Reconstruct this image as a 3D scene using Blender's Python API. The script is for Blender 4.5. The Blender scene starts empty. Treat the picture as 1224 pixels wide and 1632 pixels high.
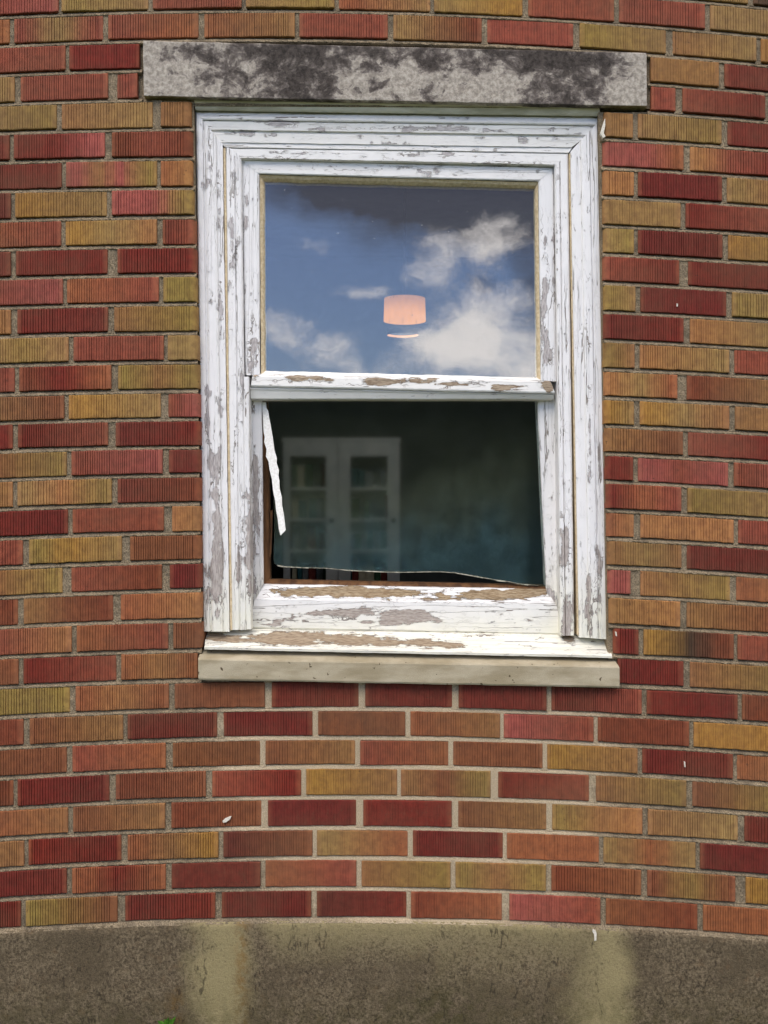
import bpy, math, random
import numpy as np
from mathutils import Vector, noise as mnoise

random.seed(11)
rng = np.random.default_rng(5)
R = math.radians
sc = bpy.context.scene
COL = sc.collection

# ------------------------------------------------------------------ frame of reference
S = 0.00143            # metres per photo pixel on the face of the wall (wall face: y = 0, camera at y < 0)
D = 2.6                # camera distance
ZC = 1.178             # eye height
def P(px, py, d=0.0):
    k = S * (D + d) / D
    return ((px - 612) * k, d, ZC - (py - 816) * k)

# ------------------------------------------------------------------ camera
cam = bpy.data.cameras.new('camera')
camo = bpy.data.objects.new('camera', cam)
COL.objects.link(camo)
camo.location = (0, -D, ZC)
camo.rotation_euler = (R(90), 0, 0)
cam.sensor_fit = 'VERTICAL'
cam.sensor_height = 24
cam.lens = 24 * D / (1632 * S)
cam.clip_start = 0.05
cam.clip_end = 2000
sc.camera = camo
sc.render.resolution_x, sc.render.resolution_y = 768, 1024

# ------------------------------------------------------------------ node helper
class NT:
    def __init__(s, tree):
        s.t = tree
        tree.nodes.clear()
    def n(s, kind, **kw):
        nd = s.t.nodes.new(kind)
        ins = kw.pop('ins', {})
        for k, v in kw.items():
            setattr(nd, k, v)
        for k, v in ins.items():
            s.set(nd.inputs[k], v)
        return nd
    def set(s, sock, v):
        if isinstance(v, bpy.types.NodeSocket):
            s.t.links.new(v, sock)
        elif isinstance(v, bpy.types.Node):
            s.t.links.new(v.outputs[0], sock)
        else:
            if sock.type == 'RGBA' and len(v) == 3:
                v = (*v, 1)
            sock.default_value = v
    def m(s, op, a, b=None, c=None, clamp=False):
        nd = s.n('ShaderNodeMath', operation=op, use_clamp=clamp)
        for i, v in enumerate((a, b, c)):
            if v is not None:
                s.set(nd.inputs[i], v)
        return nd.outputs[0]
    def mix(s, f, a, b, mode='MIX'):
        nd = s.n('ShaderNodeMix', data_type='RGBA', blend_type=mode)
        s.set(nd.inputs[0], f); s.set(nd.inputs[6], a); s.set(nd.inputs[7], b)
        return nd.outputs[2]
    def ramp(s, x, lo, hi, a=0.0, b=1.0, smooth=True):
        nd = s.n('ShaderNodeMapRange', interpolation_type='SMOOTHSTEP' if smooth else 'LINEAR')
        s.set(nd.inputs[0], x)
        for i, v in enumerate((lo, hi, a, b)):
            s.set(nd.inputs[i + 1], v)
        return nd.outputs[0]
    def noise(s, vec, scale, detail=4, rough=.55, dist=0.0, out=0):
        nd = s.n('ShaderNodeTexNoise', noise_dimensions='3D')
        s.set(nd.inputs['Vector'], vec)
        nd.inputs['Scale'].default_value = scale
        nd.inputs['Detail'].default_value = detail
        nd.inputs['Roughness'].default_value = rough
        nd.inputs['Distortion'].default_value = dist
        return nd.outputs[out]
    def vmul(s, v, k):
        nd = s.n('ShaderNodeVectorMath', operation='MULTIPLY')
        s.set(nd.inputs[0], v); s.set(nd.inputs[1], k)
        return nd.outputs[0]
    def vadd(s, v, k):
        nd = s.n('ShaderNodeVectorMath', operation='ADD')
        s.set(nd.inputs[0], v); s.set(nd.inputs[1], k)
        return nd.outputs[0]
    def pos(s):
        return s.n('ShaderNodeNewGeometry').outputs['Position']
    def attr(s, name):
        return s.n('ShaderNodeAttribute', attribute_name=name)
    def bump(s, h, dist, strength=1.0):
        nd = s.n('ShaderNodeBump')
        s.set(nd.inputs['Height'], h)
        nd.inputs['Distance'].default_value = dist
        nd.inputs['Strength'].default_value = strength
        return nd.outputs[0]
    def out(s, shader, world=False):
        o = s.n('ShaderNodeOutputWorld' if world else 'ShaderNodeOutputMaterial')
        s.set(o.inputs[0], shader)
    def bsdf(s, col, rough=.8, nrm=None, spec=.3):
        b = s.n('ShaderNodeBsdfPrincipled')
        s.set(b.inputs['Base Color'], col)
        s.set(b.inputs['Roughness'], rough)
        b.inputs['Specular IOR Level'].default_value = spec
        if nrm is not None:
            s.set(b.inputs['Normal'], nrm)
        return b.outputs[0]

def lin(c):
    return tuple((v / 255 / 12.92) if v <= 10 else ((v / 255 + .055) / 1.055) ** 2.4 for v in c)

# ------------------------------------------------------------------ sky: Nishita with broken cloud
SUN_EL, SUN_ROT = 46.0, 200.0         # high and in front of the wall, a little to the left
world = bpy.data.worlds.new('World')
sc.world = world
world.use_nodes = True
w = NT(world.node_tree)
sky = w.n('ShaderNodeTexSky', sky_type='NISHITA', sun_disc=False)
sky.sun_elevation = R(SUN_EL)
sky.sun_rotation = R(SUN_ROT)
sky.air_density = 1.0; sky.dust_density = 0.6; sky.ozone_density = 2.0
gen = w.n('ShaderNodeTexCoord').outputs['Generated']
sep = w.n('ShaderNodeSeparateXYZ', ins={0: gen})
# gnomonic sky coordinates towards the south (-y): u across, v up
ny = w.m('MAXIMUM', w.m('MULTIPLY', sep.outputs[1], -1.0), 0.02)
u0 = w.m('DIVIDE', sep.outputs[0], ny)
v0 = w.m('DIVIDE', sep.outputs[2], ny)
uv0 = w.n('ShaderNodeCombineXYZ', ins={0: u0, 1: v0}).outputs[0]
warp = w.noise(uv0, 14, 6, .6, out=1)
warp = w.vmul(w.vadd(warp, (-.5, -.5, -.5)), (.075, .05, 0))
uv = w.vadd(uv0, warp)
fine = w.noise(w.vmul(uv, (1, 1.5, 1)), 26, 10, .74, .3)
def blobs(lst):
    tot = None
    for (px, py, rx, ry, a) in lst:
        c = ((px - 612) * S / D, (816 - py) * S / D, 0)
        q = w.vmul(w.vadd(uv, (-c[0], -c[1], 0)), (D / S / rx, D / S / ry, 0))
        ln = w.n('ShaderNodeVectorMath', operation='LENGTH', ins={0: q}).outputs['Value']
        g = w.m('MULTIPLY', w.ramp(ln, 1.35, 0.15), a)
        tot = g if tot is None else w.m('ADD', tot, g)
    return tot
bright = blobs([(792, 374, 58, 50, .95), (690, 418, 42, 54, .66), (578, 465, 46, 22, .72), (775, 480, 80, 52, .9), (735, 390, 60, 26, .4), (720, 530, 90, 46, .75),
                (800, 555, 130, 60, .95), (690, 565, 95, 46, .72), (455, 520, 50, 34, .72), (515, 562, 62, 30, .72),
                (575, 590, 50, 22, .5), (490, 385, 40, 14, .25), (880, 600, 90, 60, .7), (330, 480, 90, 40, .6)])
dark = blobs([(690, 322, 170, 80, 1.35), (820, 322, 120, 80, 1.2), (520, 292, 150, 56, .95), (760, 300, 200, 60, .8), (866, 440, 46, 120, .7), (770, 440, 30, 20, .4),
              (650, 180, 420, 90, 1.0)])
wide = w.noise(w.vmul(gen, (1, 1, 2.2)), 3.2, 7, .58)
south = w.ramp(sep.outputs[1], -.9, -.55)        # away from the view the cover is general
bm = w.ramp(w.m('ADD', w.m('MULTIPLY', bright, .74), w.m('MULTIPLY', w.m('SUBTRACT', fine, .5), 1.9)), .0, 1.25)
bm = w.m('MULTIPLY', bm, w.ramp(bright, .02, .25))
bm = w.m('ADD', bm, w.m('MULTIPLY', w.ramp(wide, .42, .64), south), clamp=True)
dm = w.m('MULTIPLY', dark, w.ramp(fine, .25, .6, .7, 1.05), clamp=True)
low = w.m('MULTIPLY', w.ramp(v0, .75, .4), w.ramp(sep.outputs[1], -.5, -.75))
skyc = w.mix(1.0, sky.outputs[0], w.mix(low, (1.16, 1.02, .84), (1.22, 1.34, 1.78)), 'MULTIPLY')
skyc = w.mix(dm, skyc, (2.2, 2.3, 3.4))
skyc = w.mix(w.m('MULTIPLY', bm, .92), skyc, (36.0, 33.2, 32.4))
bg = w.n('ShaderNodeBackground', ins={0: skyc, 1: 0.10})
w.out(bg.outputs[0], True)

# ------------------------------------------------------------------ sun behind thin cloud
sun = bpy.data.lights.new('sun', 'SUN')
sun.energy = 1.2
sun.angle = R(28)
sun.color = (1.0, .95, .88)
suno = bpy.data.objects.new('sun', sun)
COL.objects.link(suno)
az = R(SUN_ROT)
sd = Vector((math.sin(az) * math.cos(R(SUN_EL)), math.cos(az) * math.cos(R(SUN_EL)), math.sin(R(SUN_EL))))
suno.rotation_euler = sd.to_track_quat('Z', 'Y').to_euler()
suno.location = sd * 20

sc.view_settings.view_transform = 'Standard'
sc.view_settings.look = 'None'
sc.view_settings.exposure = 0.46
sc.view_settings.gamma = 1.0

# ------------------------------------------------------------------ object helpers
def tag(o, label=None, cat=None, group=None, kind=None):
    if label: o['label'] = label
    if cat: o['category'] = cat
    if group: o['group'] = group
    if kind: o['kind'] = kind
    return o
def empty(name, loc=(0, 0, 0)):
    o = bpy.data.objects.new(name, None)
    COL.objects.link(o)
    o.location = loc
    return o
def link(name, verts, faces, mat, parent=None, attrs=None, smooth=False, uvpx=None):
    me = bpy.data.meshes.new(name)
    verts = [tuple(map(float, v)) for v in verts]
    if parent is not None and parent.type == 'EMPTY':
        pass
    me.from_pydata(verts, [], faces)
    me.validate()
    for k, (typ, data) in (attrs or {}).items():
        a = me.attributes.new(k, typ, 'POINT')
        a.data.foreach_set('color' if typ == 'FLOAT_COLOR' else 'value', np.asarray(data, np.float32).ravel())
    if smooth:
        me.polygons.foreach_set('use_smooth', [True] * len(me.polygons))
    me.update()
    mats = mat if isinstance(mat, (list, tuple)) else [mat]
    for mm in mats:
        me.materials.append(mm)
    o = bpy.data.objects.new(name, me)
    COL.objects.link(o)
    if parent is not None:
        o.parent = parent
        # geometry is written in world coordinates; parents sit at their own base
        mw = Vector((0, 0, 0)); p = parent
        while p is not None:
            mw += p.location; p = p.parent
        o.location = -mw if parent.type == 'EMPTY' else (0, 0, 0)
    return o
class MB:
    def __init__(s): s.v, s.f = [], []
    def box(s, x0, x1, y0, y1, z0, z1):
        b = len(s.v)
        s.v += [(x, y, z) for z in (z0, z1) for y in (y0, y1) for x in (x0, x1)]
        s.f += [tuple(b + i for i in q) for q in ((0, 2, 3, 1), (4, 5, 7, 6), (0, 1, 5, 4), (2, 6, 7, 3), (0, 4, 6, 2), (1, 3, 7, 5))]
        return s
    def lathe(s, cx, cy, prof, n=32):
        b = len(s.v)
        for (r, z) in prof:
            for i in range(n):
                a = 2 * math.pi * i / n
                s.v.append((cx + r * math.cos(a), cy + r * math.sin(a), z))
        for j in range(len(prof) - 1):
            for i in range(n):
                k = (i + 1) % n
                s.f.append((b + j * n + i, b + j * n + k, b + (j + 1) * n + k, b + (j + 1) * n + i))
        return s
    def poly(s, pts, y0, y1):
        """extrude a closed outline of (x, z) from y0 to y1"""
        b, n = len(s.v), len(pts)
        s.v += [(x, y0, z) for x, z in pts] + [(x, y1, z) for x, z in pts]
        s.f.append(tuple(b + i for i in range(n)))
        s.f.append(tuple(b + n + i for i in reversed(range(n))))
        for i in range(n):
            k = (i + 1) % n
            s.f.append((b + i, b + n + i, b + n + k, b + k))
        return s
    def build(s, name, mat, parent=None, smooth=False):
        return link(name, s.v, s.f, mat, parent, smooth=smooth)

MATS = {}
def mat(name):
    m = bpy.data.materials.new(name)
    m.use_nodes = True
    MATS[name] = m
    return m, NT(m.node_tree)

# ------------------------------------------------------------------ materials
def m_brick():
    m, t = mat('brick')
    p = t.pos()
    col = t.attr('bcol').outputs['Color']
    n1 = t.noise(p, 55, 4, .6)
    n2 = t.noise(t.vmul(p, (260, 260, 26)), 1, 3, .6)      # vertical drag streaks
    n3 = t.noise(p, 700, 2, .6)
    c = t.mix(1.0, col, t.n('ShaderNodeCombineColor', ins={0: t.ramp(n1, .3, .7, .76, 1.14), 1: t.ramp(n1, .3, .7, .76, 1.2), 2: t.ramp(n1, .3, .7, .8, 1.18)}).outputs[0], 'MULTIPLY')
    c = t.mix(t.ramp(n2, .52, .72, 0, .42), c, t.mix(.5, c, lin((95, 40, 34))))
    c = t.mix(t.ramp(n3, .62, .78, 0, .35), c, lin((70, 45, 36)))
    grime = t.noise(t.vmul(p, (3, 3, 5)), 1, 5, .6)
    c = t.mix(t.ramp(grime, .42, .72, 0, .38), c, lin((100, 78, 58)))
    soot = t.noise(t.vadd(t.vmul(p, (9, 9, 2.2)), (7, 0, 2)), 1, 6, .68)
    c = t.mix(t.ramp(soot, .55, .78, 0, .38), c, lin((74, 58, 46)))
    pits = t.noise(t.vadd(p, (3, 1, 9)), 190, 2, .5)
    c = t.mix(t.ramp(pits, .70, .74, 0, .75), c, lin((58, 40, 32)))
    mott = t.noise(t.vadd(t.vmul(p, (1, 1, .6)), (2, 8, 4)), 120, 4, .7)
    c = t.mix(t.ramp(mott, .5, .75, 0, .35), c, lin((104, 70, 52)))
    c = t.mix(.13, c, lin((108, 82, 62)))
    h = t.m('ADD', t.m('MULTIPLY', n3, .4), n2)
    t.out(t.bsdf(c, .72, t.bump(h, .0012, .6), .12))
    return m
def m_mortar():
    m, t = mat('mortar')
    p = t.pos()
    ctr = P(655, 1235)
    q = t.vmul(t.vadd(p, (-ctr[0], 0, -ctr[2])), (1 / .50, 0, 1 / .42))
    ln = t.n('ShaderNodeVectorMath', operation='LENGTH', ins={0: q}).outputs['Value']
    ln = t.m('ADD', ln, t.m('MULTIPLY', t.m('SUBTRACT', t.noise(p, 7, 5, .6), .5), .8))
    clean = t.ramp(ln, 1.05, .7)
    n1 = t.noise(p, 420, 3, .7)
    n2 = t.noise(p, 30, 5, .65)
    dirty = t.mix(t.ramp(n1, .35, .65), lin((100, 90, 76)), lin((172, 156, 132)))
    dirty = t.mix(t.ramp(n2, .42, .68, 0, .6), dirty, lin((92, 84, 74)))
    cl = t.mix(t.ramp(n1, .3, .7), lin((164, 148, 124)), lin((204, 188, 164)))
    c = t.mix(1.0, t.mix(clean, dirty, cl), (.97, .94, .87), 'MULTIPLY')
    t.out(t.bsdf(c, .95, t.bump(t.m('ADD', n1, n2), .004, .8), .1))
    return m
def m_lintel():
    m, t = mat('weathered_limestone')
    p = t.pos()
    a = t.n('ShaderNodeSeparateColor', ins={0: t.attr('wear').outputs['Color']})
    n1 = t.noise(t.vadd(t.vmul(p, (1, 1, 1.25)), (3.1, 0, 4.4)), 24, 8, .68, .35)
    n2 = t.noise(p, 90, 4, .7)
    n3 = t.noise(p, 500, 2, .6)
    k = t.m('ADD', t.m('ADD', n1, t.m('MULTIPLY', t.m('SUBTRACT', n2, .5), .32)), t.m('SUBTRACT', a.outputs[0], .47))
    base = t.mix(t.ramp(n2, .35, .65), lin((136, 128, 117)), lin((182, 173, 160)))
    c = t.mix(t.ramp(k, .46, .56), base, lin((106, 98, 92)))
    c = t.mix(t.ramp(k, .53, .66), c, t.mix(t.ramp(n2, .35, .65), lin((50, 46, 43)), lin((80, 73, 68))))
    c = t.mix(t.ramp(n3, .6, .75, 0, .3), c, lin((60, 54, 50)))
    t.out(t.bsdf(c, .95, t.bump(t.m('ADD', n2, n3), .002, .7), .1))
    return m
def m_sillstone():
    m, t = mat('limestone')
    p = t.pos()
    n1 = t.noise(t.vmul(p, (1, 1, 3)), 9, 6, .6)
    n3 = t.noise(p, 450, 3, .65)
    spots = t.noise(p, 75, 2, .5)
    c = t.mix(t.ramp(n1, .35, .68), lin((176, 165, 141)), lin((148, 136, 110)))
    c = t.mix(t.ramp(n3, .5, .75, 0, .35), c, lin((130, 118, 98)))
    c = t.mix(t.ramp(spots, .7, .73), c, lin((90, 78, 60)))
    t.out(t.bsdf(c, .9, t.bump(n3, .0015, .6), .15))
    return m
def m_concrete():
    m, t = mat('stained_concrete')
    p = t.pos()
    a = t.n('ShaderNodeSeparateColor', ins={0: t.attr('wear').outputs['Color']})
    n1 = t.noise(p, 8, 7, .65)
    n2 = t.noise(p, 170, 5, .8)
    n3 = t.noise(p, 420, 3, .7)
    n4 = t.noise(t.vadd(p, (5, 5, 5)), 38, 5, .7)
    c = t.mix(t.ramp(n2, .34, .66), lin((66, 58, 48)), lin((128, 116, 98)))
    c = t.mix(t.ramp(n1, .42, .62, 0, .75), c, t.mix(t.ramp(n3, .4, .6), lin((70, 62, 52)), lin((100, 90, 74))))
    c = t.mix(t.ramp(n4, .55, .7, 0, .4), c, lin((112, 92, 72)))
    pale = t.m('MULTIPLY', a.outputs[0], t.ramp(n2, .2, .55, .55, 1.0))
    c = t.mix(t.ramp(t.m('ADD', pale, t.m('MULTIPLY', t.m('SUBTRACT', n1, .5), .5)), .1, .95, 0, .85), c, t.mix(n3, lin((132, 122, 92)), lin((170, 160, 124))))
    c = t.mix(t.ramp(n3, .64, .8, 0, .5), c, lin((176, 166, 150)))
    c = t.mix(t.ramp(n3, .36, .22, 0, .6), c, lin((44, 38, 34)))
    rust = t.m('MULTIPLY', a.outputs[1], t.ramp(n4, .4, .6))
    c = t.mix(rust, c, lin((122, 92, 52)))
    moss = t.m('MULTIPLY', a.outputs[2], t.ramp(n4, .35, .6))
    c = t.mix(t.m('MULTIPLY', moss, .55), c, lin((62, 62, 36)))
    c = t.mix(1.0, c, (1.06, 1.02, .92), 'MULTIPLY')
    pit = t.noise(t.vadd(p, (1, 7, 3)), 95, 2, .5)
    c = t.mix(t.ramp(pit, .69, .76, 0, .45), c, lin((48, 42, 34)))
    seam = t.m('ABSOLUTE', t.m('SUBTRACT', t.noise(t.vadd(t.vmul(p, (1, 1, .35)), (9, 0, 1)), 3.2, 6, .6), .5))
    c = t.mix(t.m('MULTIPLY', t.ramp(seam, .006, .001), t.ramp(n4, .45, .6, 0, .7)), c, lin((54, 48, 40)))
    t.out(t.bsdf(c, .97, t.bump(t.m('ADD', n2, t.m('MULTIPLY', n3, .6)), .005, .8), .08))
    return m
def m_paint(name, vertical):
    m, t = mat(name)
    p = t.pos()
    st = (1, 1, .16) if vertical else (.16, 1, 1)
    q = t.vmul(p, st)
    ql = t.vmul(p, (1, 1, .035) if vertical else (.035, 1, 1))
    a = t.n('ShaderNodeSeparateColor', ins={0: t.attr('wear').outputs['Color']})
    wear, warm, cream = a.outputs[0], a.outputs[1], a.outputs[2]
    n1 = t.noise(q, 44, 7, .6, .3)
    n1b = t.noise(p, 30, 5, .6)
    nn = t.m('ADD', t.m('MULTIPLY', n1, .65), t.m('MULTIPLY', n1b, .45))
    k = t.m('ADD', t.ramp(nn, .36, .74, 0, 1, False), wear)
    peel = t.ramp(k, 1.0, 1.03)
    lift = t.ramp(k, .95, 1.0)                       # paint edge that curls up before it goes
    vor = t.n('ShaderNodeTexVoronoi', feature='DISTANCE_TO_EDGE', ins={'Scale': 1.0})
    wob = t.vmul(t.noise(p, 60, 3, .5, out=1), (.7, .7, .7))
    t.set(vor.inputs['Vector'], t.vadd(t.vmul(p, (70, 70, 5) if vertical else (5, 70, 70)), wob))
    crackw = t.m('MULTIPLY', t.ramp(t.noise(p, 24, 4, .6), .42, .66), .05)
    crack = t.m('LESS_THAN', vor.outputs['Distance'], crackw)
    crack = t.m('MULTIPLY', crack, t.ramp(wear, .12, .38, .0, 1.0))
    ln = t.m('ABSOLUTE', t.m('SUBTRACT', t.noise(t.vadd(ql, t.vmul(t.noise(p, 25, 3, .5, out=1), (.004, .004, .004))), 62, 2, .5), .5))
    longc = t.m('MULTIPLY', t.ramp(ln, .009, .004), t.ramp(t.noise(t.vadd(q, (4, 2, 1)), 15, 3, .6), .44, .56))
    crack = t.m('MAXIMUM', crack, longc)
    fine = t.noise(q, 420, 3, .6)
    dash = t.m('MULTIPLY', t.ramp(t.noise(t.vadd(t.vmul(p, (1, 1, .22) if vertical else (.22, 1, 1)), (6, 3, 8)), 150, 3, .6), .63, .67), t.ramp(n1b, .46, .58))
    white = t.mix(cream, (.775, .755, .735), (.75, .725, .61))
    white = t.mix(t.ramp(n1b, .45, .72, 0, .3), white, (.70, .69, .67))
    white = t.mix(t.ramp(fine, .55, .8, 0, .22), white, (.62, .60, .58))
    grey = t.mix(t.ramp(fine, .35, .65), lin((160, 153, 151)), lin((198, 192, 190)))
    brown = t.mix(t.ramp(fine, .35, .65), lin((122, 100, 74)), lin((164, 146, 118)))
    wood = t.mix(warm, grey, brown)
    white = t.mix(t.m('MULTIPLY', dash, .8), white, lin((150, 144, 140)))
    c = t.mix(peel, white, wood)
    c = t.mix(t.m('MULTIPLY', crack, t.m('SUBTRACT', 1.0, peel)), c, lin((138, 130, 122)))
    h = t.m('SUBTRACT', t.m('ADD', t.m('MULTIPLY', fine, .12), t.m('MULTIPLY', lift, .5)), t.m('MULTIPLY', peel, 1.5))
    h = t.m('SUBTRACT', h, t.m('MULTIPLY', t.m('MAXIMUM', crack, dash), .8))
    h = t.m('ADD', h, t.m('MULTIPLY', n1b, .8))
    t.out(t.bsdf(c, t.ramp(peel, 0, 1, .55, .9), t.bump(h, .0022, .9), .3))
    return m
def m_simple(name, c0, c1, scale=60, rough=.8, bump=.001, stretch=(1, 1, 1), spec=.25):
    m, t = mat(name)
    p = t.vmul(t.pos(), stretch)
    n = t.noise(p, scale, 5, .65)
    c = t.mix(t.ramp(n, .35, .65), lin(c0), lin(c1))
    t.out(t.bsdf(c, rough, t.bump(n, bump, .6), spec))
    return m
def m_glass(name, refl, film):
    m, t = mat(name)
    p = t.pos()
    wavy = t.noise(t.vmul(p, (1, 1, .6)), 7, 2, .5)
    nrm = t.bump(wavy, .0006, .25)
    gl = t.n('ShaderNodeBsdfGlossy', ins={'Color': (1, 1, 1), 'Roughness': .004})
    t.set(gl.inputs['Normal'], nrm)
    tr = t.n('ShaderNodeBsdfTransparent', ins={'Color': (.90, .93, .92)})
    if film == 'broken':
        tr = t.n('ShaderNodeBsdfRefraction', distribution='GGX', ins={'Color': (.88, .92, .91), 'Roughness': .2, 'IOR': 1.04})
    mx = t.n('ShaderNodeMixShader', ins={0: refl, 1: tr.outputs[0], 2: gl.outputs[0]})
    speck = t.ramp(t.noise(p, 130, 2, .5), .745, .77, 0, .35)
    grain = t.noise(p, 260, 4, .7)
    if film == 'broken':
        # grey-green layer with a ragged upper limit, denser further down
        sx = t.n('ShaderNodeSeparateXYZ', ins={0: p})
        zt = P(600, 742, .115)[2]
        edge = t.m('ADD', t.m('MULTIPLY', t.m('SUBTRACT', t.noise(t.vmul(p, (1, 1, .55)), 9, 6, .62), .5), .32), t.m('MULTIPLY', sx.outputs[0], .12))
        hgt = t.m('ADD', t.m('SUBTRACT', zt, sx.outputs[2]), t.m('SUBTRACT', edge, .0))
        mask = t.ramp(hgt, -.03, .10)
        mask2 = t.ramp(hgt, .05, .26)
        right = t.ramp(sx.outputs[0], P(848, 0, .125)[0], P(828, 0, .125)[0])
        blot = t.ramp(t.noise(p, 30, 7, .7), .32, .66, .45, 1.15)
        fac = t.m('MULTIPLY', t.m('ADD', t.m('MULTIPLY', mask, .05), t.m('MULTIPLY', mask2, .045)), blot)
        fac = t.m('MULTIPLY', fac, t.m('ADD', .25, t.m('MULTIPLY', right, .75)))
        fac = t.m('ADD', t.m('MULTIPLY', fac, .80), .013)
        dcol = t.mix(mask2, lin((150, 160, 130)), lin((112, 150, 156)))
    else:
        fac = t.m('ADD', t.ramp(grain, .3, .8, .012, .035), speck)
        dcol = (.62, .62, .6)
    df = t.n('ShaderNodeBsdfDiffuse'); t.set(df.inputs[0], dcol)
    m2 = t.n('ShaderNodeMixShader')
    t.set(m2.inputs[0], fac); t.set(m2.inputs[1], mx.outputs[0]); t.set(m2.inputs[2], df.outputs[0])
    t.out(m2.outputs[0])
    return m
def m_emit(name, c, s, z0=None, z1=None):
    m, t = mat(name)
    p = t.pos()
    n = t.noise(t.vmul(p, (1, 1, .2)), 90, 3, .6)
    e = t.n('ShaderNodeEmission'); t.set(e.inputs[0], t.mix(t.ramp(n, .3, .7), c, tuple(v * .86 for v in c)))
    e.inputs[1].default_value = s
    if z0 is not None:          # brightest level with the bulb inside, dimmer towards the top rim
        z = t.n('ShaderNodeSeparateXYZ', ins={0: p}).outputs[2]
        t.set(e.inputs[1], t.m('MULTIPLY', t.ramp(z, z0, z1, 1.15, .62), s))
    t.out(e.outputs[0])
    return m

BRICK = m_brick(); MORTAR = m_mortar(); LINTEL = m_lintel(); SILLST = m_sillstone(); CONC = m_concrete()
PV = m_paint('peeling_paint_upright', True); PH = m_paint('peeling_paint_level', False)
PUTTY = m_simple('old_putty', (196, 174, 138), (222, 204, 170), 120, .85, .002)
BAREWOOD = m_simple('bare_brown_wood', (70, 46, 28), (112, 78, 48), 40, .8, .001, (1, 1, .15))
GLASS_U = m_glass('old_window_glass', .085, 'clean')
GLASS_L = m_glass('grey_green_window_glass', .022, 'broken')
GEDGE = m_simple('painted_edge_glint', (104, 104, 88), (196, 190, 170), 90, .4, .001)  # pale colour painted in as the glint of the glass edges
BEAD = m_simple('chalky_white_putty', (222, 218, 209), (242, 240, 234), 200, .8, .001)
HEADP = m_simple('green_stained_paint', (176, 170, 146), (216, 210, 190), 26, .75, .001, (.3, 1, 1))
ROOMW = m_simple('room_plaster', (84, 92, 92), (98, 106, 106), 6, .9, .001)
ROOMF = m_simple('room_floor_boards', (62, 50, 40), (84, 68, 54), 14, .6, .001, (8, 1, 1))
CABW = m_simple('cabinet_white_enamel', (196, 200, 200), (214, 216, 214), 12, .5, .0005)
METAL = m_simple('lamp_metal', (80, 78, 74), (110, 106, 100), 40, .4, .0005)
BLACKW = m_simple('black_wire', (14, 13, 12), (20, 19, 18), 40, .9, .0002, (1, 1, 1), .05)
SHADE = m_emit('lit_lamp_shade', (1.0, .38, .06), .74, P(0, 505, 2.3)[2], P(0, 474, 2.3)[2])
BULB = m_emit('lit_lamp_bowl', (1.0, .46, .2), 1.0)

# ------------------------------------------------------------------ wall: courses read off the real wall (photo px on the wall face)
XS = [0, 306, 612, 965, 1224]
TAB = {0: [24, 10, 17, 33, 54], 1: [70, 57, 62, 78.5, 99], 6: [301, 295, None, 310, 325], 10: [487, 479, None, 494, 507],
       13: [625, 619, None, 630, 643], 16: [761, 753, None, 764, 778], 20: [949, 936, None, 946, 960],
       23: [1092, 1080, None, 1090, 1101], 26: [1237, 1224, 1216, 1232, 1246], 31: [1479, 1465, 1460, 1475, 1490]}
RK = sorted(TAB)
COEF = []
for r in RK:
    pts = [(x, y) for x, y in zip(XS, TAB[r]) if y is not None]
    COEF.append(np.polyfit([(p[0] - 612) / 612 for p in pts], [p[1] for p in pts], 2))
COEF = np.array(COEF)
def bot(r, x):
    """lower edge of course r at photo x"""
    if r < 0:
        return bot(0, x) + r * 46.4
    i = min(max(np.searchsorted(RK, r, 'right') - 1, 0), len(RK) - 2)
    f = (r - RK[i]) / (RK[i + 1] - RK[i])
    c = COEF[i] * (1 - f) + COEF[i + 1] * f
    t = (np.asarray(x, float) - 612) / 612
    tc = np.clip(t, -1.1, 1.1)
    return np.polyval(c, tc) + (2 * c[0] * tc + c[1]) * (t - tc) * .6
JOINT = 7.6
def top(r, x):
    return bot(r - 1, x) + JOINT

PAL = dict(R=(138, 44, 42), r=(156, 64, 52), C=(124, 36, 40), M=(104, 46, 44), K=(88, 44, 42), O=(178, 106, 68), o=(166, 82, 56),
           T=(160, 122, 78), t=(146, 106, 70), Y=(174, 134, 66), L=(146, 126, 72), B=(118, 80, 57), b=(130, 70, 55), P=(166, 78, 74),
           D=(68, 52, 40))
GAIN = dict(R=(.66, .62, .50), C=(.69, .74, .56), M=(1.1, .78, .6), K=(1.05, .8, .66), r=(.77, 1.12, .98), o=(.78, 1.1, .92), O=(.80, 1.06, .9),
            Y=(.84, .73, .68), L=(.95, .84, .71), B=(1.19, .88, .72), b=(.82, .68, .5), T=(.87, .92, .8), t=(1.0, .94, .78), P=(.88, 1.0, .9), D=(1, 1, 1))
def row(s):
    out = []
    for tok in s.split():
        a, c = tok.split(':'); x0, x1 = a.split('-')
        out.append((float(x0), float(x1), c))
    return out
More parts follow.
